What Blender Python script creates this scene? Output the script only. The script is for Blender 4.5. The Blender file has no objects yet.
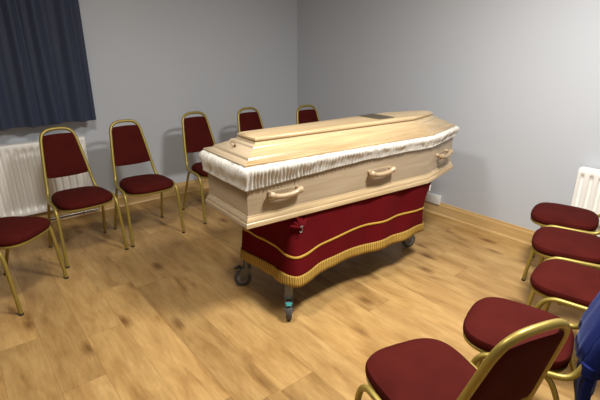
import bpy, bmesh, math, random
from mathutils import Vector, Matrix, noise
random.seed(7)
C = bpy.context.scene.collection
PI = math.pi
R = math.radians

# ------------------------------------------------------------------ materials
def new_mat(name):
    m = bpy.data.materials.new(name); m.use_nodes = True
    nt = m.node_tree; nt.nodes.clear()
    o = nt.nodes.new('ShaderNodeOutputMaterial'); b = nt.nodes.new('ShaderNodeBsdfPrincipled')
    nt.links.new(b.outputs[0], o.inputs[0])
    return m, nt, b
def N(nt, t, **kw):
    n = nt.nodes.new(t)
    for k, v in kw.items(): setattr(n, k, v)
    return n
def L(nt, a, b): nt.links.new(a, b)
def mix(nt, fac, a, b, mode='MIX'):
    n = nt.nodes.new('ShaderNodeMix'); n.data_type = 'RGBA'; n.blend_type = mode
    for i, v in ((0, fac), (6, a), (7, b)):
        if hasattr(v, 'node'): nt.links.new(v, n.inputs[i])
        elif i == 0: n.inputs[0].default_value = v
        else: n.inputs[i].default_value = (*v, 1) if len(v) == 3 else v
    return n.outputs[2]
def ramp(nt, fac, stops):
    n = nt.nodes.new('ShaderNodeValToRGB'); cr = n.color_ramp
    while len(cr.elements) < len(stops): cr.elements.new(0.5)
    for e, (p, c) in zip(cr.elements, stops):
        e.position = p; e.color = (*c, 1)
    nt.links.new(fac, n.inputs[0]); return n.outputs[0]
def coords(nt, scale=(1, 1, 1), rot=(0, 0, 0), kind='Object'):
    tc = nt.nodes.new('ShaderNodeTexCoord'); mp = nt.nodes.new('ShaderNodeMapping')
    mp.inputs['Scale'].default_value = scale; mp.inputs['Rotation'].default_value = rot
    nt.links.new(tc.outputs[kind], mp.inputs[0]); return mp.outputs[0]
def noise_t(nt, vec, scale=5, detail=4, rough=.5, dist=0.0):
    n = nt.nodes.new('ShaderNodeTexNoise'); n.inputs['Scale'].default_value = scale
    n.inputs['Detail'].default_value = detail; n.inputs['Roughness'].default_value = rough
    n.inputs['Distortion'].default_value = dist
    nt.links.new(vec, n.inputs['Vector']); return n.outputs[0]
def bump(nt, b, h, strength=.2, dist=.01):
    n = nt.nodes.new('ShaderNodeBump'); n.inputs['Strength'].default_value = strength
    n.inputs['Distance'].default_value = dist
    nt.links.new(h, n.inputs['Height']); nt.links.new(n.outputs[0], b.inputs['Normal'])
def plain(name, col, rough=.5, metal=0., spec=.5, sheen=0., coat=0., var=.06):
    m, nt, b = new_mat(name)
    v = coords(nt)
    n = noise_t(nt, v, 30, 3)
    c = mix(nt, n, tuple(x*(1-var) for x in col), tuple(min(1, x*(1+var)) for x in col))
    L(nt, c, b.inputs['Base Color'])
    b.inputs['Roughness'].default_value = rough; b.inputs['Metallic'].default_value = metal
    b.inputs['Specular IOR Level'].default_value = spec
    b.inputs['Sheen Weight'].default_value = sheen; b.inputs['Coat Weight'].default_value = coat
    return m

def mat_wall():
    m, nt, b = new_mat('grey_wall_paint')
    v = coords(nt)
    n1 = noise_t(nt, v, 1.3, 3); n2 = noise_t(nt, v, 220, 2)
    L(nt, mix(nt, n1, (.495, .525, .575), (.515, .545, .595)), b.inputs['Base Color'])
    b.inputs['Roughness'].default_value = .62
    bump(nt, b, n2, .05, .002)
    return m
def mat_floor():
    m, nt, b = new_mat('oak_laminate')
    W, LEN = .192, 1.285
    tc = nt.nodes.new('ShaderNodeTexCoord'); sp = N(nt, 'ShaderNodeSeparateXYZ'); L(nt, tc.outputs['Object'], sp.inputs[0])
    def M(op, a, bb=None, c=None):
        n = N(nt, 'ShaderNodeMath', operation=op)
        for i, q in enumerate((a, bb, c)):
            if q is None: continue
            if hasattr(q, 'node'): L(nt, q, n.inputs[i])
            else: n.inputs[i].default_value = q
        return n.outputs[0]
    xs = M('DIVIDE', M('ADD', sp.outputs[0], .045), W); row = M('FLOOR', xs); fx = M('SUBTRACT', xs, row)
    wn = N(nt, 'ShaderNodeTexWhiteNoise', noise_dimensions='1D'); L(nt, row, wn.inputs['W'])
    ys = M('ADD', M('DIVIDE', sp.outputs[1], LEN), M('MULTIPLY', wn.outputs[0], 3.7)); col = M('FLOOR', ys); fy = M('SUBTRACT', ys, col)
    cb = N(nt, 'ShaderNodeCombineXYZ'); L(nt, row, cb.inputs[0]); L(nt, col, cb.inputs[1])
    w2 = N(nt, 'ShaderNodeTexWhiteNoise', noise_dimensions='3D'); L(nt, cb.outputs[0], w2.inputs['Vector'])
    pid = w2.outputs[0]
    # grain coordinates shifted per plank
    g = N(nt, 'ShaderNodeCombineXYZ')
    L(nt, M('ADD', M('MULTIPLY', sp.outputs[0], 11.0), M('MULTIPLY', pid, 40)), g.inputs[0])
    L(nt, M('ADD', M('MULTIPLY', sp.outputs[1], 2.5), M('MULTIPLY', pid, 90)), g.inputs[1])
    L(nt, M('MULTIPLY', pid, 13), g.inputs[2])
    big = noise_t(nt, g.outputs[0], 1.0, 5, .62, .35)
    g2 = N(nt, 'ShaderNodeCombineXYZ')
    L(nt, M('ADD', M('MULTIPLY', sp.outputs[0], 60.0), M('MULTIPLY', pid, 40)), g2.inputs[0])
    L(nt, M('ADD', M('MULTIPLY', sp.outputs[1], 5.0), M('MULTIPLY', pid, 90)), g2.inputs[1])
    fine = noise_t(nt, g2.outputs[0], 1.4, 5, .65, .3)
    base = ramp(nt, big, [(.28, (.28, .165, .062)), (.42, (.40, .255, .108)), (.53, (.47, .315, .142)), (.70, (.56, .395, .19))])
    base = mix(nt, .40, base, ramp(nt, fine, [(.3, (.55, .53, .50)), (.65, (1, 1, 1))]), 'MULTIPLY')
    tone = ramp(nt, pid, [(0, (.86, .84, .80)), (.5, (1, 1, 1)), (1, (1.12, 1.10, 1.06))])
    base = mix(nt, 1, base, tone, 'MULTIPLY')
    # knots
    g3 = N(nt, 'ShaderNodeCombineXYZ')
    L(nt, M('ADD', M('MULTIPLY', sp.outputs[0], 5.2), M('MULTIPLY', pid, 31)), g3.inputs[0])
    L(nt, M('ADD', M('MULTIPLY', sp.outputs[1], 2.2), M('MULTIPLY', pid, 77)), g3.inputs[1])
    vo = N(nt, 'ShaderNodeTexVoronoi'); vo.inputs['Scale'].default_value = 1.0; L(nt, g3.outputs[0], vo.inputs['Vector'])
    kn = ramp(nt, M('ADD', vo.outputs['Distance'], M('MULTIPLY', fine, .12)), [(.10, (.38, .28, .20)), (.27, (1, 1, 1))])
    base = mix(nt, .9, base, kn, 'MULTIPLY')
    # seams
    ex = M('MINIMUM', fx, M('SUBTRACT', 1, fx)); ey = M('MINIMUM', fy, M('SUBTRACT', 1, fy))
    sx = M('LESS_THAN', ex, .010); sy = M('LESS_THAN', ey, .0016)
    seam = M('MAXIMUM', sx, sy)
    base = mix(nt, M('MULTIPLY', seam, .32), base, (.16, .08, .03))
    base = mix(nt, 1, base, (.91, .83, .68), 'MULTIPLY')
    L(nt, base, b.inputs['Base Color'])
    b.inputs['Roughness'].default_value = .42
    b.inputs['Specular IOR Level'].default_value = .35
    bump(nt, b, M('SUBTRACT', M('MULTIPLY', fine, .3), seam), .12, .002)
    return m
def mat_wood(name, dark, mid, light, axis=0, scale=1., rough=.4, knots=False, contrast=.5, coat=0.):
    m, nt, b = new_mat(name)
    s = [14, 14, 14]; s[axis] = .9
    v = coords(nt, tuple(q*scale for q in s))
    n1 = noise_t(nt, v, .8, 4, .55, 1.2)
    s2 = [90, 90, 90]; s2[axis] = 4
    n2 = noise_t(nt, coords(nt, tuple(q*scale for q in s2)), 1, 3, .6, .2)
    c = ramp(nt, n1, [(.3, dark), (.5, mid), (.72, light)])
    c = mix(nt, contrast, c, ramp(nt, n2, [(.3, (.72, .68, .62)), (.6, (1, 1, 1))]), 'MULTIPLY')
    if knots:
        s3 = [7., 7., 7.]; s3[axis] = 3.2
        vo = N(nt, 'ShaderNodeTexVoronoi'); vo.inputs['Scale'].default_value = 1.
        L(nt, coords(nt, tuple(s3)), vo.inputs['Vector'])
        k = ramp(nt, vo.outputs['Distance'], [(.10, (.25, .12, .05)), (.17, (1, 1, 1))])
        c = mix(nt, .85, c, k, 'MULTIPLY')
    L(nt, c, b.inputs['Base Color']); b.inputs['Roughness'].default_value = rough
    b.inputs['Coat Weight'].default_value = coat; b.inputs['Coat Roughness'].default_value = .25
    bump(nt, b, n2, .06, .002)
    return m
def mat_velvet(name, dark, light, sheen=.6, tint=(1, .4, .4), scale=9):
    m, nt, b = new_mat(name)
    n = noise_t(nt, coords(nt), scale, 3, .55)
    n2 = noise_t(nt, coords(nt), 320, 2)
    L(nt, mix(nt, n, dark, light), b.inputs['Base Color'])
    b.inputs['Roughness'].default_value = .85; b.inputs['Specular IOR Level'].default_value = .07
    b.inputs['Sheen Weight'].default_value = sheen; b.inputs['Sheen Roughness'].default_value = .35
    b.inputs['Sheen Tint'].default_value = (*tint, 1)
    bump(nt, b, n2, .15, .002)
    return m

M_wall = mat_wall(); M_floor = mat_floor()
M_ceil = plain('white_ceiling_paint', (.8, .8, .79), .8)
M_pine = mat_wood('varnished_pine', (.50, .31, .12), (.60, .40, .17), (.68, .48, .23), 0, 1., .35, True, .4)
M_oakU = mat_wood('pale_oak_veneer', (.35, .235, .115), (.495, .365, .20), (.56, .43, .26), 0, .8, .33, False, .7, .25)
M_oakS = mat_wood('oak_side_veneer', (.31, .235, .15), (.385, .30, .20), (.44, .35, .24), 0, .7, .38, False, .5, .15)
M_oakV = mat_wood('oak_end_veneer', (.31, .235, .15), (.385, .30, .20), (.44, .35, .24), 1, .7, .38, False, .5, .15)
M_handle = mat_wood('oak_handle', (.32, .23, .135), (.39, .285, .175), (.45, .34, .215), 0, 1.4, .35, False, .3, .2)
M_gold = plain('gold_painted_steel', (.33, .25, .055), .42, .5, .5)
M_red = mat_velvet('burgundy_velour', (.040, .0040, .0030), (.074, .0082, .0062), .0, (1, .5, .35))
M_drape = mat_velvet('wine_red_velvet_drape', (.082, .0030, .0050), (.120, .0048, .0072), .04, (1, .3, .3), 5)
M_braid = plain('gold_braid', (.50, .31, .05), .75, 0., .3)
def mat_fringe():
    m, nt, b = new_mat('gold_fringe')
    tc = nt.nodes.new('ShaderNodeUVMap')
    w = N(nt, 'ShaderNodeTexWave'); w.inputs['Scale'].default_value = 22; w.inputs['Distortion'].default_value = 3
    L(nt, tc.outputs[0], w.inputs['Vector'])
    L(nt, ramp(nt, w.outputs[1], [(0, (.20, .11, .012)), (1, (.50, .31, .05))]), b.inputs['Base Color'])
    b.inputs['Roughness'].default_value = .75
    bump(nt, b, w.outputs[1], .4, .004)
    return m
M_fringe = mat_fringe()
M_satin = plain('white_satin', (.56, .54, .49), .38, 0, .5, .2)
M_black = plain('black_rubber', (.02, .02, .02), .6)
M_wheel = plain('dark_grey_rubber_tyre', (.06, .06, .062), .55)
M_hub = plain('grey_wheel_hub', (.22, .22, .23), .4, .3)
M_chrome = plain('zinc_plated_steel', (.36, .37, .38), .28, .9)
M_fork = plain('grey_castor_steel', (.13, .13, .135), .4, .6)
M_teal = plain('teal_castor_lever', (.05, .27, .26), .45)
M_frame = plain('grey_trolley_steel', (.30, .31, .33), .45, .5)
M_white = plain('white_radiator_enamel', (.86, .845, .805), .4, var=.01)
M_plastic = plain('white_plastic', (.78, .78, .76), .4)
M_brass = plain('antique_brass', (.22, .14, .05), .35, .8)
M_plate = plain('bronze_nameplate_metal', (.16, .125, .075), .38, .7)
M_label = plain('white_tag_card', (.75, .74, .7), .6)
def mat_navy():
    m, nt, b = new_mat('navy_curtain_cloth')
    n = noise_t(nt, coords(nt, (40, 40, 3)), 3, 4)
    L(nt, mix(nt, n, (.014, .022, .050), (.019, .029, .062)), b.inputs['Base Color'])
    b.inputs['Roughness'].default_value = .7; b.inputs['Sheen Weight'].default_value = .25
    b.inputs['Sheen Tint'].default_value = (.6, .7, 1, 1)
    return m
M_navy = mat_navy()
M_blue = mat_velvet('royal_blue_cloth', (.007, .012, .075), (.010, .017, .10), .15, (.5, .6, 1), 14)

# ------------------------------------------------------------------ helpers
def link_mesh(name, bm, m, parent=None, smooth=True, loc=None, autosmooth=True):
    bmesh.ops.recalc_face_normals(bm, faces=bm.faces[:])
    me = bpy.data.meshes.new(name); bm.to_mesh(me); bm.free()
    if m is not None: me.materials.append(m)
    if smooth:
        for p in me.polygons: p.use_smooth = True
        if autosmooth: me.set_sharp_from_angle(angle=R(38))
    o = bpy.data.objects.new(name, me); C.objects.link(o)
    if parent is not None: o.parent = parent
    if loc is not None: o.location = loc
    return o
def tag(o, label, cat=None, group=None, kind=None):
    if label: o['label'] = label
    if cat: o['category'] = cat
    if group: o['group'] = group
    if kind: o['kind'] = kind
    return o
def empty(name, loc, rz, label, cat, group=None):
    o = bpy.data.objects.new(name, None); C.objects.link(o); o.location = loc; o.rotation_euler = (0, 0, rz)
    o.empty_display_size = .1
    return tag(o, label, cat, group)
def box(bm, x0, x1, y0, y1, z0, z1, bev=0, seg=2, mat=None):
    r = bmesh.ops.create_cube(bm, size=1)
    vs = r['verts']
    for v in vs:
        v.co = Vector(((x0+x1)/2 + v.co.x*(x1-x0), (y0+y1)/2 + v.co.y*(y1-y0), (z0+z1)/2 + v.co.z*(z1-z0)))
    if bev:
        es = list({e for v in vs for e in v.link_edges})
        r2 = bmesh.ops.bevel(bm, geom=es, offset=bev, segments=seg, affect='EDGES', profile=.5)
        vs = [v for v in bm.verts if v.is_valid and v in set(r2['verts']) | set(x for x in vs if x.is_valid)]
    if mat is not None:
        for v in vs: v.co = mat @ v.co
    return vs
def catmull(pts, n=6, closed=False):
    pts = [Vector(p) for p in pts]; out = []
    m = len(pts)
    for i in range(m if closed else m-1):
        if closed: p0, p1, p2, p3 = pts[i-1], pts[i], pts[(i+1) % m], pts[(i+2) % m]
        else: p0, p1, p2, p3 = pts[max(i-1, 0)], pts[i], pts[i+1], pts[min(i+2, m-1)]
        for k in range(n):
            t = k/n
            out.append(.5*((2*p1) + (p2-p0)*t + (2*p0-5*p1+4*p2-p3)*t*t + (3*p1-p0-3*p2+p3)*t**3))
    if not closed: out.append(pts[-1])
    return out
def tube(bm, pts, r, seg=12, closed=False, rs=None, caps=True, flat=1.0):
    n = len(pts); rings = []
    prev = None
    for i, p in enumerate(pts):
        if closed: t = pts[(i+1) % n]-pts[i-1]
        else: t = pts[min(i+1, n-1)]-pts[max(i-1, 0)]
        t = t.normalized()
        if prev is None:
            a = Vector((0, 0, 1)) if abs(t.z) < .9 else Vector((0, 1, 0))
            u = t.cross(a).normalized()
        else:
            u = (prev - t*prev.dot(t)).normalized()
        prev = u; w = t.cross(u)
        rr = rs[i] if rs else r
        rings.append([bm.verts.new(p + (u*math.cos(2*PI*k/seg) + w*math.sin(2*PI*k/seg)*flat)*rr) for k in range(seg)])
    for i in range(n if closed else n-1):
        a, b_ = rings[i], rings[(i+1) % n]
        for k in range(seg):
            bm.faces.new((a[k], a[(k+1) % seg], b_[(k+1) % seg], b_[k]))
    if not closed and caps:
        bm.faces.new(rings[0][::-1]); bm.faces.new(rings[-1])
    return rings
def loft(bm, rings, cap0=True, cap1=True, closed=True):
    R_ = [[bm.verts.new(p) for p in r] for r in rings]
    n = len(R_[0])
    for a, b_ in zip(R_[:-1], R_[1:]):
        for k in range(n if closed else n-1):
            bm.faces.new((a[k], a[(k+1) % n], b_[(k+1) % n], b_[k]))
    if cap0: bm.faces.new(R_[0][::-1])
    if cap1: bm.faces.new(R_[-1])
    return R_
def sweep_profile(bm, prof, path, closed_profile=True):
    """prof: list of (out, z); path: list of (x, y, nx, ny)"""
    rings = [[Vector((x+nx*a, y+ny*a, z)) for a, z in prof] for x, y, nx, ny in path]
    loft(bm, rings)

# ------------------------------------------------------------------ room
X0, X1, Y0, Y1, HC = -2.3, 3.352, -1.9, 4.145, 2.5
def slab(name, a, m):
    bm = bmesh.new(); box(bm, *a)
    o = link_mesh(name, bm, m, smooth=False); o['kind'] = 'structure'; return o
slab('floor', (X0-.1, X1+.1, Y0-.1, Y1+.1, -.1, 0), M_floor)
slab('ceiling', (X0-.1, X1+.1, Y0-.1, Y1+.1, HC, HC+.1), M_ceil)
slab('wall_back', (X0-.1, X1+.1, Y1, Y1+.1, 0, HC), M_wall)
slab('wall_right', (X1, X1+.1, Y0, Y1, 0, HC), M_wall)
slab('wall_left', (X0-.1, X0, Y0, Y1, 0, HC), M_wall)
slab('wall_front', (X0-.1, X1+.1, Y0-.1, Y0, 0, HC), M_wall)
def skirting(name, length, loc, rz):
    prof = [(0, 0), (0, .116), (-.005, .116), (-.0075, .113), (-.009, .107), (-.009, .102), (-.013, .098), (-.0165, .092), (-.018, .084),
            (-.018, .014), (-.020, .014), (-.024, .012), (-.027, .006), (-.028, 0)]
    bm = bmesh.new()
    loft(bm, [[Vector((x, a, z)) for a, z in prof] for x in (0, length)])
    o = link_mesh(name, bm, M_pine, smooth=False, loc=loc); o.rotation_euler = (0, 0, rz); o['kind'] = 'structure'
skirting('baseboard_back', X1-X0, (X0, Y1, 0), 0)
skirting('baseboard_right', Y1-Y0-.03, (X1, Y1-.03, 0), -PI/2)
skirting('baseboard_left', Y1-Y0-.03, (X0, Y0, 0), PI/2)
skirting('baseboard_front', X1-X0-.06, (X1-.03, Y0, 0), PI)

# ------------------------------------------------------------------ stacking banquet chair
Rt = .0118
def back_y(z): return -.148 - (z-.46)*.285      # rake of the back posts
def chair(loc, rz, label, group):
    t = empty('banquet_chair', loc, rz, label, 'chair', group)
    hoop = [(.172, -.125, .432), (.163, -.147, .468), (.153, back_y(.56), .56), (.138, back_y(.68), .68), (.125, back_y(.775), .775), (.117, back_y(.82), .82),
            (.100, back_y(.857), .857), (.069, back_y(.878), .878), (.034, back_y(.885), .885), (0, back_y(.886), .886)]
    rail = [(.2005, .10, .422), (.196, .03, .4205), (.189, -.04, .419), (.180, -.095, .419)]
    half = rail+hoop
    pts = half + [(-x, y, z) for x, y, z in half[-2::-1]]
    bm = bmesh.new(); tube(bm, catmull(pts, 5), Rt, 12)
    link_mesh('back_frame', bm, M_gold, t)
    for s in (1, -1):
        bm = bmesh.new()
        p = catmull([(s*.2005, .095, .422), (s*.201, .135, .418), (s*.202, .168, .398), (s*.203, .186, .363), (s*.204, .196, .31), (s*.207, .21, .17), (s*.210, .226, .008)], 5)
        tube(bm, p, Rt, 12)
        lg = link_mesh('leg', bm, M_gold, t)
        bm = bmesh.new(); tube(bm, [Vector((s*.2098, .2249, .012)), Vector((s*.210, .2265, 0))], Rt+.0015, 12)
        link_mesh('foot_cap', bm, M_black, lg)
        bm = bmesh.new()
        p = catmull([(s*.186, -.05, .410), (s*.188, -.085, .36), (s*.196, -.145, .2), (s*.206, -.215, .008)], 5)
        tube(bm, p, Rt-.0015, 12)
        lg = link_mesh('leg', bm, M_gold, t)
        bm = bmesh.new(); tube(bm, [Vector((s*.2056, -.2129, .012)), Vector((s*.2063, -.2165, 0))], Rt+.0005, 12)
        link_mesh('foot_cap', bm, M_black, lg)
    # seat outline: rounded trapezoid
    def outline(inset, n=56):
        o = []
        for k in range(n):
            a = 2*PI*k/n; c, s_ = math.cos(a), math.sin(a)
            e = .58
            ux = math.copysign(abs(c)**e, c); uy = math.copysign(abs(s_)**e, s_)
            y = .072 + uy*(.186-inset)
            hw = .181 + (y-.072)*.05 - inset
            y += .012*(1-ux*ux) if uy > 0 else 0
            o.append((ux*hw, y))
        return o
    bm = bmesh.new()
    prof = [(.012, .412), (.002, .416), (-.003, .426), (-.003, .439), (.002, .451), (.012, .459), (.030, .465), (.06, .469), (.11, .471), (.150, .472)]
    loft(bm, [[Vector((x, y, z + .004*math.sin(9*x+loc[0]))) if z > .455 else Vector((x, y, z)) for x, y in outline(i)] for i, z in prof])
    link_mesh('seat', bm, M_red, t)
    bm = bmesh.new()
    loft(bm, [[Vector((x, y, z)) for x, y in outline(i)] for i, z in ((.02, .398), (.003, .399), (0, .403), (0, .411), (.003, .413), (.02, .4135))])
    link_mesh('seat_rim', bm, M_gold, t)
    # crossbar under the seat
    bm = bmesh.new()
    tube(bm, [Vector((-.186, -.06, .402)), Vector((.186, -.06, .402))], .009, 10)
    tube(bm, [Vector((-.199, .11, .408)), Vector((.199, .11, .408))], .009, 10)
    link_mesh('crossbar', bm, M_gold, t)
    # back pad
    bm = bmesh.new()
    def hw(z): return .153 + (z-.56)*(-.132) - .009
    nz, nx = 16, 14
    def surf(side):
        g = []
        for j in range(nz+1):
            v = j/nz; z = .548 + v*.295; row = []
            for i in range(nx+1):
                u = i/nx*2-1
                w = hw(z)
                cr = max(0, (abs(v*2-1)-.86)/.14)
                ww = w*(1-.055*cr**2)
                edge = (1-abs(u)**6)*(1-abs(2*v-1)**8)
                th = .008+.011*edge**.5 if edge > 0 else .008
                if side < 0: th *= .85
                zz = z + (.006*(1-u*u) if v > .5 else -.006*(1-u*u))*abs(2*v-1)
                row.append(bm.verts.new(Vector((u*ww, back_y(z)+side*th, zz))))
            g.append(row)
        return g
    f, bk = surf(1), surf(-1)
    for g in (f, bk):
        for j in range(nz):
            for i in range(nx): bm.faces.new((g[j][i], g[j][i+1], g[j+1][i+1], g[j+1][i]))
    ring = lambda g: [g[0][i] for i in range(nx)] + [g[j][nx] for j in range(nz)] + [g[nz][i] for i in range(nx, 0, -1)] + [g[j][0] for j in range(nz, 0, -1)]
    a, b_ = ring(f), ring(bk)
    for k in range(len(a)): bm.faces.new((a[k], a[(k+1) % len(a)], b_[(k+1) % len(a)], b_[k]))
    link_mesh('backrest', bm, M_red, t)
    return t
def copy_tree(o, parent=None):
    c = o.copy(); C.objects.link(c)
    if parent: c.parent = parent
    for ch in [q for q in KIDS[o.name]]: copy_tree(ch, c)
    return c
def facing(deg): return R(deg-90)
GL = 'red velour chairs along the grey back wall'; GR = 'red velour chairs in the row at lower right'
spots = [
 (.100, 2.98, -46, 'gold-framed chair at left photo edge turned towards coffin, only seat and legs visible', GL),
 (.645, 3.360, -86.5, 'gold-framed red chair in front of white radiator and under navy curtain', GL),
 (1.132, 3.390, -90, 'second whole gold-framed chair from left, beside the curtain edge against bare grey wall', GL),
 (1.78, 3.45, -90, 'gold-framed chair by back wall partly hidden by the frilled foot corner of the coffin', GL),
 (2.32, 3.38, -90, 'chair backrest showing above coffin lid, left of the last one by the corner', GL),
 (2.86, 3.16, -95, 'chair nearest the room corner, just the top of its back showing above coffin', GL),
 (1.035, .547, 72.7, 'nearest gold-framed chair at bottom edge, back of its hoop towards the camera', GR),
 (1.578, .490, 106, 'gold-framed chair with blue jacket on its back, behind the nearest hooped chair', GR),
 (2.135, .473, 99, 'red chair at right edge just beyond the blue jacket, third in row from bottom', GR),
 (2.575, .667, 108, 'middle chair of three at right edge, seat between two other red seats', GR),
 (3.003, .862, 106, 'farthest chair of right row, red seat in front of white radiator', GR),
]
x, y, d, lb, g = spots[0]
proto = chair((x, y, 0), facing(d), lb, g)
bpy.context.view_layer.update()
KIDS = {}
for o in C.objects:
    KIDS.setdefault(o.name, [])
for o in C.objects:
    if o.parent: KIDS[o.parent.name].append(o)
for x, y, d, lb, g in spots[1:]:
    c = copy_tree(proto); c.location = (x, y, 0); c.rotation_euler = (0, 0, facing(d))
    c['label'] = lb; c['group'] = g
    if g == GR: c.scale = (.97, .97, .97)

# ------------------------------------------------------------------ coffin
ZB, ZL = .60, .915
AX = R(-3)
coffin = empty('coffin', (1.095, 1.945, ZB), AX, 'pale oak coffin with raised lid and white ruffled satin frill on draped trolley', 'coffin')
def hexo(f, s, h, inset=0, shift=0):
    """six-sided outline: foot half width, shoulder, head, counter-clockwise"""
    P = [(-.03, -f), (1.335, -s), (1.775, -h), (1.775, h), (1.335, s), (-.03, f)]
    if not inset: return [Vector((a, b)) for a, b in P]
    out = []
    n = len(P)
    for i in range(n):
        p0, p1, p2 = Vector(P[i-1]), Vector(P[i]), Vector(P[(i+1) % n])
        d1 = (p1-p0).normalized(); d2 = (p2-p1).normalized()
        n1 = Vector((-d1.y, d1.x)); n2 = Vector((-d2.y, d2.x))
        bis = (n1+n2).normalized(); out.append(p1 + bis*(inset/bis.dot(n1)))
    return out
DIM = (.243, .285, .158)
def hexring(inset, z): return [Vector((p.x, p.y, z)) for p in hexo(*DIM, inset=inset if inset else 1e-6)]
def hexloft(name, prof, m, parent, **kw):
    bm = bmesh.new(); loft(bm, [hexring(i, z) for i, z in prof], **kw)
    return link_mesh(name, bm, m, parent, autosmooth=True)
def set_end_mat(o, m2, axis_thr=.8):
    o.data.materials.append(m2)
    for p in o.data.polygons:
        if abs(p.normal.x) > axis_thr: p.material_index = 1
H = ZL-ZB
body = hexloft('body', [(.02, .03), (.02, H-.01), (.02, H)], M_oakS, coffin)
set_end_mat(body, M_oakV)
base = hexloft('base_moulding', [(.004, 0), (0, .003), (0, .022), (.003, .026), (.006, .028), (.006, .034), (.009, .042), (.014, .050), (.017, .054), (.017, .060), (.022, .062)], M_oakU, coffin)
set_end_mat(base, M_oakV)
lid = hexloft('lid', [(.012, H+.001), (.008, H+.003), (.008, H+.012), (.013, H+.015), (.048, H+.022), (.050, H+.025), (.053, H+.032), (.058, H+.035), (.116, H+.060), (.118, H+.063), (.122, H+.069),
                      (.127, H+.072), (.146, H+.076), (.149, H+.083), (.175, H+.0835)], M_oakU, coffin)
set_end_mat(lid, M_oakV, .18)
panel = hexloft('raised_panel', [(.166, H+.084), (.157, H+.086), (.152, H+.092), (.152, H+.099), (.155, H+.105), (.163, H+.109), (.172, H+.110)], M_oakU, coffin)
# frill: gathered satin hanging below the lid edge, all the way round
def smooth(t): t = max(0, min(1, t)); return t*t*(3-2*t)
def frill():
    O = hexo(*DIM, inset=.010)
    path = []
    n = len(O)
    for i in range(n):
        a, b_ = O[i], O[(i+1) % n]
        seg = max(8, int((b_-a).length/.0045))
        d = (b_-a).normalized()
        for k in range(seg): path.append((a.lerp(b_, k/seg), Vector((d.y, -d.x))))
    m = len(path); sm = []
    for i in range(m):
        nn = Vector((0, 0))
        for k in range(-5, 6): nn += path[(i+k) % m][1]
        sm.append(nn.normalized())
    T = [0, .06, .15, .27, .4, .55, .7, .85, .95, 1.0]
    bm = bmesh.new(); rings = []
    s = 0
    for i in range(m+1):
        p, _ = path[i % m]; nr = sm[i % m]
        q0 = path[(i-1) % m][0]
        if 0 < i < m: s += (p-q0).length
        u = p.x
        foot = max(0, 1-(u+.03)/.75)
        head = max(0, (u-1.35)/.42)
        drop = .076+.046*foot-.008*head + .006*noise.noise(Vector((s*5, 3, 0)))
        prot = .030+.008*noise.noise(Vector((s*9, 0, 7)))+.003*foot
        ss = s if i < m else 0
        row = []
        for t in T:
            pl = math.sin(ss*2*PI/.021 + 2.2*noise.noise(Vector((ss*16, t*1.5, 2)))+1.5*noise.noise(Vector((ss*40, 0, 0))))
            big = noise.noise(Vector((ss*22, t*3, 9)))
            o_ = -.006 + prot*math.sin(min(1, t*4.5)*PI/2)*(1-.62*smooth((t-.15)/.7))
            amp = .0055*min(1, t*4)*(.8+.5*t)
            o_ = max(-.004, o_ + amp*pl + .010*big*min(1, t*5)*(1-.8*t))
            zz = H+.004 - drop*t + (.010*math.sin(min(1, t*5)*PI))*(0.6+.8*noise.noise(Vector((ss*25, 1, 1)))) + (.003*pl if t > .9 else 0)
            row.append(Vector((p.x+nr.x*o_, p.y+nr.y*o_, zz)))
        rings.append(row)
    rings = rings[:-1]
    V = [[bm.verts.new(p) for p in r] for r in rings]
    for i in range(m):
        a, b_ = V[i], V[(i+1) % m]
        for k in range(len(T)-1): bm.faces.new((a[k], b_[k], b_[k+1], a[k+1]))
    o = link_mesh('frill', bm, M_satin, coffin, autosmooth=False)
    md = o.modifiers.new('thickness', 'SOLIDIFY'); md.thickness = .0012; md.offset = 0
    o['label'] = 'white gathered satin frill'
    return o
frill()
# handles: three each side
def handle(u, side, ang, v):
    """bar handle of turned wood with a carved back plate"""
    bm = bmesh.new()
    hl = .100
    pts = []
    K = 26
    for k in range(K+1):
        t = k/K*2-1
        z = -.017*(1-abs(t)**2.2)+.006*abs(t)**4
        pts.append(Vector((t*hl, .034+.004*(1-t*t), z)))
    rs = []
    for k in range(K+1):
        t = abs(k/K*2-1)
        r = .0135 + .001*(1-t) + .006*math.exp(-((t-.86)/.11)**2)
        if t > .97: r = .011
        rs.append(r)
    tube(bm, pts, .01, 14, rs=rs)
    mt = Matrix.Translation((u, v, 0)) @ Matrix.Rotation(ang, 4, 'Z')
    o = link_mesh('handle', bm, M_handle, coffin); o.location = (u, v, .160); o.rotation_euler = (0, 0, ang)
    for s in (-1, 1):
        bm = bmesh.new()
        tube(bm, [Vector((s*hl*.84, .0, .002)), Vector((s*hl*.84, .012, .002)), Vector((s*hl*.84, .034, .0))], .01, 12, rs=[.015, .010, .009])
        link_mesh('handle_mount', bm, M_handle, o)
    bm = bmesh.new()
    # thin shaped back plate
    sh = []
    for k in range(40):
        a = 2*PI*k/40; c, s_ = math.cos(a), math.sin(a)
        sh.append((math.copysign(abs(c)**.4, c)*.098, math.copysign(abs(s_)**.55, s_)*.030*(1+.15*math.cos(2*a))-.014))
    loft(bm, [[Vector((x*q, yy, z*q-.014*(1-q))) for x, z in sh] for q, yy in ((1, -.001), (1, .003), (.94, .005))])
    link_mesh('back_plate', bm, M_oakS, o)
    return o
sa = math.atan2(-(DIM[1]-DIM[0]), 1.365)
vs = lambda u: -(DIM[0]+(u+.03)/1.365*(DIM[1]-DIM[0]))+.0215
for u in (.20, .885):
    handle(u, -1, sa+PI, vs(u)); handle(u, 1, -sa, -vs(u))
ha = math.atan2(DIM[1]-DIM[2], .44)
for s in (-1, 1):
    uu = 1.335+.22; vv = (DIM[1]+DIM[2])/2-.0215
    handle(uu, s, (ha+PI) if s < 0 else -ha, s*vv)
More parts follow.
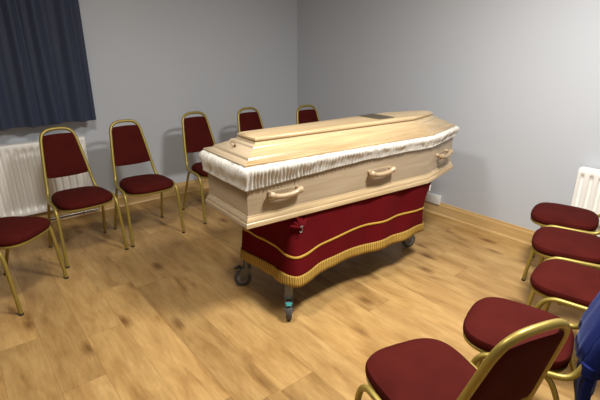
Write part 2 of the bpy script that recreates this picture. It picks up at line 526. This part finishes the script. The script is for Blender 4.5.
# ring ornament on the foot slope and screws at the head
def ring_screw(u, v, z, tilt):
    bm = bmesh.new()
    tube(bm, [Vector((.013*math.cos(a), .013*math.sin(a)*.7, .012+.009*math.sin(a))) for a in [2*PI*k/24 for k in range(24)]], .0022, 8, closed=True)
    tube(bm, [Vector((0, -.009, -.004)), Vector((0, -.009, .006))], .006, 12, rs=[.008, .004])
    o = link_mesh('lid_screw', bm, M_brass, coffin); o.location = (u, v, z); o.rotation_euler = (0, tilt, R(25)); o['label'] = 'small ring-topped brass screw'
ring_screw(.056, .02, H+.055, R(-22))
ring_screw(1.688, 0, H+.056, R(22))
# name plate on the raised panel
bm = bmesh.new(); box(bm, -.072, .072, -.098, .098, 0, .0025, .001, 1)
o = link_mesh('nameplate', bm, M_plate, coffin); o.location = (1.115, .018, H+.1102); o.rotation_euler = (0, 0, R(2))
o['label'] = 'dark bronze nameplate'

# ------------------------------------------------------------------ trolley
tr = empty('wheeled_trolley', (1.93, 1.905, 0), AX, 'wheeled steel bier trolley under the coffin, castors showing below fringe', 'trolley')
def add_castor(x, y, ang, lever=False):
    bm = bmesh.new()
    def disc(r0, w, y_, segs=32, prof=None):
        prof = prof or [(r0*.55, -w*.5), (r0*.9, -w*.5), (r0*.985, -w*.32), (r0, 0), (r0*.985, w*.32), (r0*.9, w*.5), (r0*.55, w*.5)]
        loft(bm, [[Vector((a*math.cos(2*PI*k/segs), b_, a*math.sin(2*PI*k/segs))) for k in range(segs)] for a, b_ in prof])
    disc(.056, .032, 0)
    w = link_mesh('wheel', bm, M_wheel, tr)
    M0 = Matrix.Rotation(ang, 4, 'Z')
    w.location = Vector((x, y, .056)) + (M0 @ Vector((-.03, 0, 0))); w.rotation_euler = (0, 0, ang)
    bm = bmesh.new()
    tubep = [(.034, -.018), (.034, .018)]
    loft(bm, [[Vector((a*math.cos(2*PI*k/24), b_, a*math.sin(2*PI*k/24))) for k in range(24)] for a, b_ in ((.001, -.018), (.03, -.0185), (.034, -.016), (.034, .016), (.03, .0185), (.001, .018))])
    h = link_mesh('hub', bm, M_hub, w)
    bm = bmesh.new()
    for s in (-1, 1):
        # fork cheek: tapered plate from axle to crown
        pr = [(-.044, .042), (-.016, .042), (-.002, .07), (.030, .130), (-.034, .130), (-.052, .080)]
        loft(bm, [[Vector((a, s*yy, z)) for a, z in pr] for yy in (.0205, .0235)])
        tube(bm, [Vector((-.03, s*.022, .056)), Vector((-.03, s*.030, .056))], .008, 10)
    box(bm, -.028, .028, -.024, .024, .124, .130, .002)
    tube(bm, [Vector((0, 0, .128)), Vector((0, 0, .142)), Vector((0, 0, .142)), Vector((0, 0, .20))], .02, 16, rs=[.026, .026, .013, .013])
    tube(bm, [Vector((0, 0, .135)), Vector((0, 0, .215))], .024, 18)
    f = link_mesh('castor_fork', bm, M_fork, tr); f.location = (x, y, 0); f.rotation_euler = (0, 0, ang)
    bm = bmesh.new()
    box(bm, -.012, .012, -.019, .019, 0, .012, .004)
    box(bm, -.030, -.008, -.015, .015, -.004, .004, .003)
    b_ = link_mesh('brake_lever', bm, M_teal if lever else M_black, f); b_.location = (-.046 if lever else -.05, 0, .100 if lever else .128)
    if lever: b_.rotation_euler = (0, R(20), 0); b_['label'] = 'teal brake lever'
# local trolley frame: u from -.62..+.62, v +-.235
def to_local(wx, wy):
    d = Vector((wx-1.93, wy-1.905)); c, s = math.cos(-AX), math.sin(-AX)
    return (d.x*c-d.y*s, d.x*s+d.y*c)
CAST = []
for (wx, wy, a, lv) in ((1.284, 1.668, R(52), True), (1.275, 2.143, R(-31), False), (2.570, 1.821, R(165), False), (2.50, 2.13, R(150), False)):
    x, y = to_local(wx+.03*math.cos(a), wy+.03*math.sin(a)); a -= AX; CAST.append((x, y)); add_castor(x, y, a, lv)
bm = bmesh.new()
for (x, y) in CAST:
    tube(bm, [Vector((x, y, .19)), Vector((x*.96, y*.9, .33))], .013, 12)
box(bm, -.62, .56, -.20, -.17, .30, .33, .004); box(bm, -.62, .56, .165, .195, .30, .33, .004)
for u in (-.60, .54): box(bm, u-.015, u+.015, -.20, .195, .30, .33, .004)
for u in (-.58, .52):
    for s in (-1, 1): tube(bm, [Vector((u, s*.17, .315)), Vector((u*.72, s*.17, .57))], .014, 10)
link_mesh('frame', bm, M_frame, tr)
bm = bmesh.new(); box(bm, -.63, .49, -.195, .20, .57, .592, .004)
link_mesh('platform', bm, M_frame, tr)

# ------------------------------------------------------------------ drape over the trolley (own thing)
drape = empty('trolley_drape', (1.93, 1.905, .15), AX, 'wine red velvet drape with gold braid and fringe hanging around trolley', 'drape')
ZD = .15
def lerp(a, b_, t): return a+(b_-a)*t
def smooth(t): t = max(0, min(1, t)); return t*t*(3-2*t)
def drape_xy(s, t):
    """s in 0..4 round the cloth (0 foot-near corner -> head-near -> head-far -> foot-far), t 0 top .. 1 fringe bottom"""
    top = [(-.590, -.235), (.585, -.268), (.560, .225), (-.655, .205)]
    bot = [(-.625, -.330), (.560, -.255), (.640, .240), (-.672, .240)]
    i = int(s) % 4; f = s-int(s)
    a = Vector(top[i]).lerp(Vector(top[(i+1) % 4]), f); b_ = Vector(bot[i]).lerp(Vector(bot[(i+1) % 4]), f)
    p = a.lerp(b_, t**1.1)
    # concave sides
    cx, cy = Vector((0, 0)), 0
    nr = Vector((0, -1)) if i == 0 else Vector((1, 0)) if i == 1 else Vector((0, 1)) if i == 2 else Vector((-1, 0))
    belly = math.sin(PI*f)
    if i == 0:
        p += nr*(-.035*math.sin(PI*min(1, f*1.6))*t)
    elif i in (1, 3): p += nr*(-.02*belly*math.sin(PI*t))
    else: p += nr*(-.02*belly*t)
    if i == 1: p += nr*(-.045*math.sin(PI*t))
    if i == 0 and f > .85: p += Vector((1, 0))*(-.045*math.sin(PI*t))*((f-.85)/.15)
    if i == 2 and f < .15: p += Vector((1, 0))*(-.045*math.sin(PI*t))*((.15-f)/.15)
    # soft vertical folds
    w = min(1, f*8, (1-f)*8)
    p += nr*(w*(.010+.022*t)*noise.noise(Vector((s*7.5, t*1.2, 4)))+w*.005*math.sin(s*23+2*t))
    return p, nr
def hem(s):
    i = int(s) % 4; f = s-int(s)
    if i == 0:  # near long side sags at the foot corner, rises past it
        return .222 + .030*smooth(f/.3) - .008*f + .003*math.sin(f*23)
    if i == 3: return lerp(.205, .222, f)
    return lerp(.244, .205, f) if i == 1 else .205
def corner_round(s, t, r=.045):
    # average neighbours so that corners are rounded
    acc = Vector((0, 0)); wsum = 0
    for k in range(-4, 5):
        side_len = 1.2 if True else 0
        i = int(s) % 4; L_ = 1.19 if i in (0, 2) else .47
        ds = k/4*r/L_
        f = s-int(s); ss = s+ds
        if ss < int(s):      # moving onto the previous side: rescale
            L2 = .47 if i in (0, 2) else 1.19; ss = int(s)-(int(s)-ss)*L_/L2
        elif ss > int(s)+1:
            L2 = .47 if i in (0, 2) else 1.19; ss = int(s)+1+(ss-int(s)-1)*L_/L2
        p, _ = drape_xy(ss % 4, t); acc += p; wsum += 1
    return acc/wsum
SS = []
for i in range(4):
    n = 110 if i in (0, 2) else 50
    SS += [i+k/n for k in range(n)]
ZT = .597
def drape_surface(t0, t1, out, nt, m, name, parent, closed_strip=False, top=False, solid=.002, braid=None, uv=False):
    bm = bmesh.new(); V = []
    for s in SS:
        h = hem(s); row = []
        p1 = corner_round(s, .5)
        q = corner_round((s+.004) % 4, .5); d = (q-p1).normalized(); nr = Vector((d.y, -d.x))
        for k in range(nt+1):
            tt = lerp(t0, t1, k/nt)
            if braid: zz = braid(s, k/nt)
            else: zz = lerp(ZT, h, tt)
            te = (ZT-zz)/(ZT-h)
            p = corner_round(s, max(0, min(1.05, te)))
            row.append(bm.verts.new((p.x+nr.x*out, p.y+nr.y*out, zz-ZD)))
        V.append(row)
    m_ = len(V)
    uvl = bm.loops.layers.uv.new('UVMap') if uv else None
    for i in range(m_):
        a, b_ = V[i], V[(i+1) % m_]
        for k in range(nt):
            f = bm.faces.new((a[k], b_[k], b_[k+1], a[k+1]))
            if uvl:
                la = 1.19 if int(SS[i]) % 2 == 0 else .47
                s0 = SS[i]*la; s1 = s0 + la/(110 if la > 1 else 50)
                for lp, (uu, vv) in zip(f.loops, ((s0, k), (s1, k), (s1, k+1), (s0, k+1))): lp[uvl].uv = (uu, vv*.0)
    if top:
        bm.faces.new([r[0] for r in V])
    o = link_mesh(name, bm, m, parent, autosmooth=False)
    if solid:
        md = o.modifiers.new('thickness', 'SOLIDIFY'); md.thickness = solid; md.offset = 0
    return o
drape_surface(0, .93, 0, 26, M_drape, 'cloth', drape, top=True)
def braid_z(s, q):
    i = int(s) % 4; f = s-int(s)
    if i == 0: z = lerp(.376, .430, smooth(f/.42))-.015*f
    elif i == 3: z = lerp(.405, .376, f)
    elif i == 2: z = .405
    else: z = lerp(.415, .405, f)
    return z+.0065-q*.013
drape_surface(0, 1, .0035, 3, M_braid, 'braid', drape, braid=braid_z, solid=.002)
def fr_z(s, q):
    h = hem(s)
    z = h+.054-q*.054
    if q > .95: z -= .005*abs(math.sin(s*170))+.005*random.random()
    return z
drape_surface(0, 1, .005, 4, M_fringe, 'fringe', drape, braid=fr_z, solid=.004, uv=True)
# gathered knot in the cloth with small metal hook, on the near side
def dpt(s, z):
    p = corner_round(s, (ZT-z)/(ZT-hem(s))); return p
p = dpt(.035, .545)
bm = bmesh.new()
for k in range(7):
    a = -PI*.15 + k*PI*.2 - PI/2*.2
    L_ = .042+.03*((k*37) % 5)/5
    tube(bm, catmull([(0, -.012, 0), (L_*.5*math.cos(a), -.010, L_*.5*math.sin(a)), (L_*math.cos(a), .004, L_*math.sin(a))], 4), .01, 8, rs=[.015, .0155, .015, .014, .0125, .011, .009, .006, .002])
bmesh.ops.create_uvsphere(bm, u_segments=14, v_segments=10, radius=.017, matrix=Matrix.Translation((0, -.012, 0)))
k_ = link_mesh('gathered_knot', bm, M_drape, drape, loc=(p.x, p.y-.004, .545-ZD))
bm = bmesh.new()
tube(bm, catmull([(0, -.028, .004), (.006, -.032, -.006), (.004, -.032, -.02), (-.006, -.031, -.026), (-.012, -.03, -.018)], 5), .0028, 8)
tube(bm, [Vector((-.008, -.03, .004)), Vector((.010, -.03, .006))], .004, 8)
o = link_mesh('hook', bm, M_chrome, k_); o['label'] = 'small silver hook'
p = dpt(.985, .575)
bm = bmesh.new(); box(bm, -.010, .010, -.0015, .0015, -.022, .022, .001, 1)
o = link_mesh('tag', bm, M_label, drape, loc=(p.x-.004, p.y-.006, .552-ZD)); o.rotation_euler = (0, R(12), R(20)); o['label'] = 'small white tag'

# ------------------------------------------------------------------ radiators
def radiator(name_label, loc, rz, length, z0, z1):
    t = empty('radiator', loc, rz, name_label, 'radiator')
    # local: x along, -y towards the room, wall at y=0 ; origin on the floor
    bm = bmesh.new()
    yf = -.098; pitch = .056
    nx = int(length/pitch*16); cols = []
    hz = z1-z0
    zs = [z0, z0+.004, z0+.03, z0+.042, z0+.055, z0+.075, z1-.075, z1-.055, z1-.042, z1-.03, z1-.006, z1]
    for i in range(nx+1):
        x = length*i/nx; ph = (x/pitch) % 1
        g = 1-smooth((abs(ph-.5)-.13)/.13)
        edge = 1 if .02 < x < length-.02 else 0
        col = []
        for k, z in enumerate(zs):
            w = (0, 0, 0, .4, .9, 1, 1, .9, .4, 0, 0, 0)[k]
            inn = .020*g*w*edge
            e = .004 if k in (0, len(zs)-1) else 0
            col.append(bm.verts.new((x, yf+inn+e, z)))
        cols.append(col)
    for a, b_ in zip(cols[:-1], cols[1:]):
        for k in range(len(zs)-1): bm.faces.new((a[k], b_[k], b_[k+1], a[k+1]))
    o = link_mesh('front_panel', bm, M_white, t, autosmooth=False)
    md = o.modifiers.new('thickness', 'SOLIDIFY'); md.thickness = .006; md.offset = -1
    bm = bmesh.new(); box(bm, 0.003, length-.003, -.048, -.030, z0+.01, z1-.01, .004); link_mesh('rear_panel', bm, M_white, t)
    bm = bmesh.new()
    box(bm, -.001, length+.001, -.096, -.026, z1-.002, z1+.004, .002, 1)
    for k in range(int(length/.03)): box(bm, .012+k*.03, .026+k*.03, -.080, -.042, z1+.0035, z1+.0055)
    link_mesh('top_grille', bm, M_white, t)
    for xx in (-.001, length-.004):
        bm = bmesh.new(); box(bm, xx, xx+.005, -.094, -.028, z0+.02, z1, .002, 1); link_mesh('side_panel', bm, M_white, t)
    for xx in (.15, length-.15):
        bm = bmesh.new(); box(bm, xx-.015, xx+.015, -.03, -.002, z0+.05, z1-.08); link_mesh('wall_bracket', bm, M_white, t)
    return t
LR = 1.5
rad = radiator('white panel radiator under the navy curtain behind the chairs', (.905-LR, Y1, 0), 0, LR, .125, .722)
bm = bmesh.new()
tube(bm, catmull([(LR+.0, -.062, .15), (LR+.03, -.062, .15), (LR+.05, -.062, .148)], 4), .009, 10)
tube(bm, [Vector((LR+.03, -.062, .10)), Vector((LR+.03, -.062, .135)), Vector((LR+.03, -.062, .15)), Vector((LR+.03, -.062, .19))], .015, 14, rs=[.009, .012, .014, .011])
tube(bm, catmull([(LR+.03, -.062, .11), (LR+.03, -.062, .06), (LR+.01, -.062, .046), (LR-.05, -.062, .045), (LR-.7, -.062, .045)], 5), .0075, 10)
tube(bm, [Vector((LR-.7, -.062, .045)), Vector((LR-.7, -.062, 0.0))], .0075, 10)
o = link_mesh('valve', bm, M_chrome, rad); o['label'] = 'silver radiator valve and pipe'
rad2 = radiator('white panel radiator on the right-hand grey wall behind the red seats', (X1, .995, 0), -PI/2, 1.2, .12, .682)
bm = bmesh.new()
tube(bm, [Vector((-.0, -.062, .15)), Vector((-.05, -.062, .15))], .009, 10)
tube(bm, [Vector((-.03, -.062, 0)), Vector((-.03, -.062, .11)), Vector((-.03, -.062, .15)), Vector((-.03, -.062, .19))], .012, 12, rs=[.0075, .0075, .014, .012])
link_mesh('valve', bm, M_chrome, rad2)

# ------------------------------------------------------------------ socket on the skirting
so = empty('wall_socket', (X1-.018, 2.135, .137), -PI/2, 'white double socket plate low on the wall beyond the coffin head', 'socket')
bm = bmesh.new(); box(bm, -.073, .073, -.012, .016, -.043, .043, .004); link_mesh('faceplate', bm, M_plastic, so)
for xx in (-.036, .036):
    bm = bmesh.new(); box(bm, xx+.010, xx+.020, -.015, -.011, .008, .026, .001, 1); link_mesh('switch', bm, M_plastic, so)

# ------------------------------------------------------------------ curtain
cu = empty('curtain', (0, 0, .86), 0, 'dark navy pleated curtain hanging above the left radiator', 'curtain')
bm = bmesh.new()
xa, xb = -.75, 1.015
n = 420; V = []
zs = [0, .004, .03, .06, .15, .3, .5, .7, .9, 1.1, 1.25, 1.33]
for i in range(n+1):
    x = lerp(xa, xb, i/n)
    row = []
    for z in zs:
        q = z/1.33
        ph = x*2*PI/.185 + 1.3*noise.noise(Vector((x*3, z*.5, 0)))+.5*noise.noise(Vector((x*8, z, 5)))
        amp = (.020+.011*noise.noise(Vector((x*4, 0, 3))))*(1-.25*q)
        yy = 3.97 + amp*math.sin(ph) + .010*math.sin(2*ph+1) + .003*noise.noise(Vector((x*20, z*2, 1)))
        xx = x + (.012 if i == n else 0)*0 + .008*math.cos(ph)*(1-q) + .035*(q)*(-1 if False else 0)
        zz = z + (.022*(xa-x)*0) + (.006*math.sin(ph*.5+1)+.018*(x-.3) if z < .05 else .018*(x-.3)*(1-q)) + 0
        row.append(bm.verts.new((xx, yy, zz)))
    V.append(row)
for a, b_ in zip(V[:-1], V[1:]):
    for k in range(len(zs)-1): bm.faces.new((a[k], b_[k], b_[k+1], a[k+1]))
o = link_mesh('cloth', bm, M_navy, cu, autosmooth=False)
md = o.modifiers.new('thickness', 'SOLIDIFY'); md.thickness = .003; md.offset = 0
bm = bmesh.new(); tube(bm, [Vector((-.9, 3.97, 2.2)), Vector((1.1, 3.97, 2.2))], .012, 14)
for xx in (-.8, .15, 1.05): tube(bm, [Vector((xx, 3.97, 2.2)), Vector((xx, Y1, 2.2))], .008, 10)
for xx in (-.9, 1.1): bmesh.ops.create_uvsphere(bm, u_segments=16, v_segments=10, radius=.024, matrix=Matrix.Translation((xx, 3.97, 2.2)))
link_mesh('curtain_pole', bm, M_chrome, None); tag(bpy.data.objects['curtain_pole'], 'silver curtain pole above the navy curtain', 'curtain pole')

# ------------------------------------------------------------------ blue jacket over the back of the second chair of the right row
ch = (1.578, .490)
jk = empty('jacket', (ch[0], ch[1], 0), facing(106), 'royal blue jacket draped over a chair back at lower right edge', 'jacket')
jk.scale = (.97, .97, .97)
bm = bmesh.new()
rings = []
prof = [(.928, .02, .004, 0), (.926, .08, .016, 0), (.915, .118, .026, 0), (.89, .138, .034, 0), (.84, .142, .040, 0), (.76, .150, .044, 0), (.68, .158, .048, 0), (.60, .166, .050, 0),
        (.54, .168, .048, 0), (.49, .166, .044, -.004), (.478, .164, .030, -.022), (.46, .174, .026, -.030), (.40, .178, .026, -.034), (.34, .182, .028, -.038), (.30, .184, .028, -.040), (.295, .15, .010, -.040)]
for z, w_, d_, off in prof:
    ring = []
    for k in range(72):
        a = 2*PI*k/72; c_, s_ = math.cos(a), math.sin(a)
        n_ = noise.noise(Vector((c_*2.5, s_*2.5, z*3.5)))
        f_ = min(1, (.93-z)*6)
        x_ = math.copysign(abs(c_)**.8, c_)*w_*(1+.05*n_*f_)
        y_ = math.copysign(abs(s_)**.7, s_)*(d_+.010*f_*noise.noise(Vector((c_*4, s_, z*4+7)))+.0015*f_*math.sin(c_*7+z*6))
        ring.append(Vector((x_, back_y(max(z, .42))+off+y_, z+.008*f_*noise.noise(Vector((c_*3, s_*3, 5))))))
    rings.append(ring)
loft(bm, rings)
jo = link_mesh('body', bm, M_blue, jk, autosmooth=False)
for s in (-1, 1):
    bm = bmesh.new()
    p = catmull([(s*.112, back_y(.87)-.01, .865), (s*.142, back_y(.8)-.015, .80), (s*.162, back_y(.68)-.022, .67), (s*.158, back_y(.56)-.022, .55), (s*.146, back_y(.48)-.020, .475)], 6)
    nn = len(p)
    tube(bm, p, .05, 18, rs=[.030+.016*math.sin(min(1, k/6)*PI/2)+.004*noise.noise(Vector((k*.5, s, 0))) for k in range(nn)], flat=.75)
    sl = link_mesh('sleeve', bm, M_blue, jk)
    bm = bmesh.new()
    tube(bm, [p[-1]+Vector((0, 0, .028)), p[-1]+Vector((0, 0, .02)), p[-1]+Vector((0, .002, -.02)), p[-1]+Vector((0, .002, -.024))], .05, 18, rs=[.03, .046, .045, .03], flat=.75)
    link_mesh('cuff', bm, M_blue, sl)

# ------------------------------------------------------------------ lights: ceiling panels of the room
def ceiling_light(x, y, power, size, label):
    t = empty('ceiling_light', (x, y, HC), 0, label, 'ceiling light')
    bm = bmesh.new(); box(bm, -size/2-.02, size/2+.02, -size/2-.02, size/2+.02, -.045, 0, .004); link_mesh('housing', bm, M_plastic, t)
    m, nt, b = new_mat('lit_diffuser'); b.inputs['Emission Color'].default_value = (1, .93, .82, 1); b.inputs['Emission Strength'].default_value = 4
    b.inputs['Base Color'].default_value = (.9, .9, .88, 1)
    bm = bmesh.new(); box(bm, -size/2, size/2, -size/2, size/2, -.050, -.0455, .001, 1); link_mesh('diffuser', bm, m, t)
    ld = bpy.data.lights.new('panel_light', 'AREA'); ld.shape = 'SQUARE'; ld.size = size; ld.energy = power; ld.color = (1, .975, .92)
    lo = bpy.data.objects.new('panel_light', ld); C.objects.link(lo); lo.location = (x, y, HC-.056)
ceiling_light(1.8, .65, 88, .40, 'square ceiling light over the right-hand chairs')
ceiling_light(.5, 1.6, 38, .40, 'square ceiling light between camera and coffin')

w = bpy.data.worlds.new('world'); bpy.context.scene.world = w; w.use_nodes = True
w.node_tree.nodes['Background'].inputs[0].default_value = (.5, .5, .5, 1); w.node_tree.nodes['Background'].inputs[1].default_value = .3

# ------------------------------------------------------------------ camera
F, YH, HH, HEAD = 433., 45., 1.47, R(50.7)
th = math.atan((200-YH)/F)
cd = bpy.data.cameras.new('camera'); cd.sensor_width = 36; cd.lens = F/600*36; cd.clip_start = .02
cam = bpy.data.objects.new('camera', cd); C.objects.link(cam)
cam.location = (0, 0, HH); cam.rotation_euler = (PI/2-th, 0, HEAD-PI/2)
sc = bpy.context.scene; sc.camera = cam
sc.view_settings.view_transform = 'Standard'; sc.view_settings.look = 'None'; sc.view_settings.gamma = 1
sc.view_settings.use_curve_mapping = False; sc.view_settings.exposure = 0.0
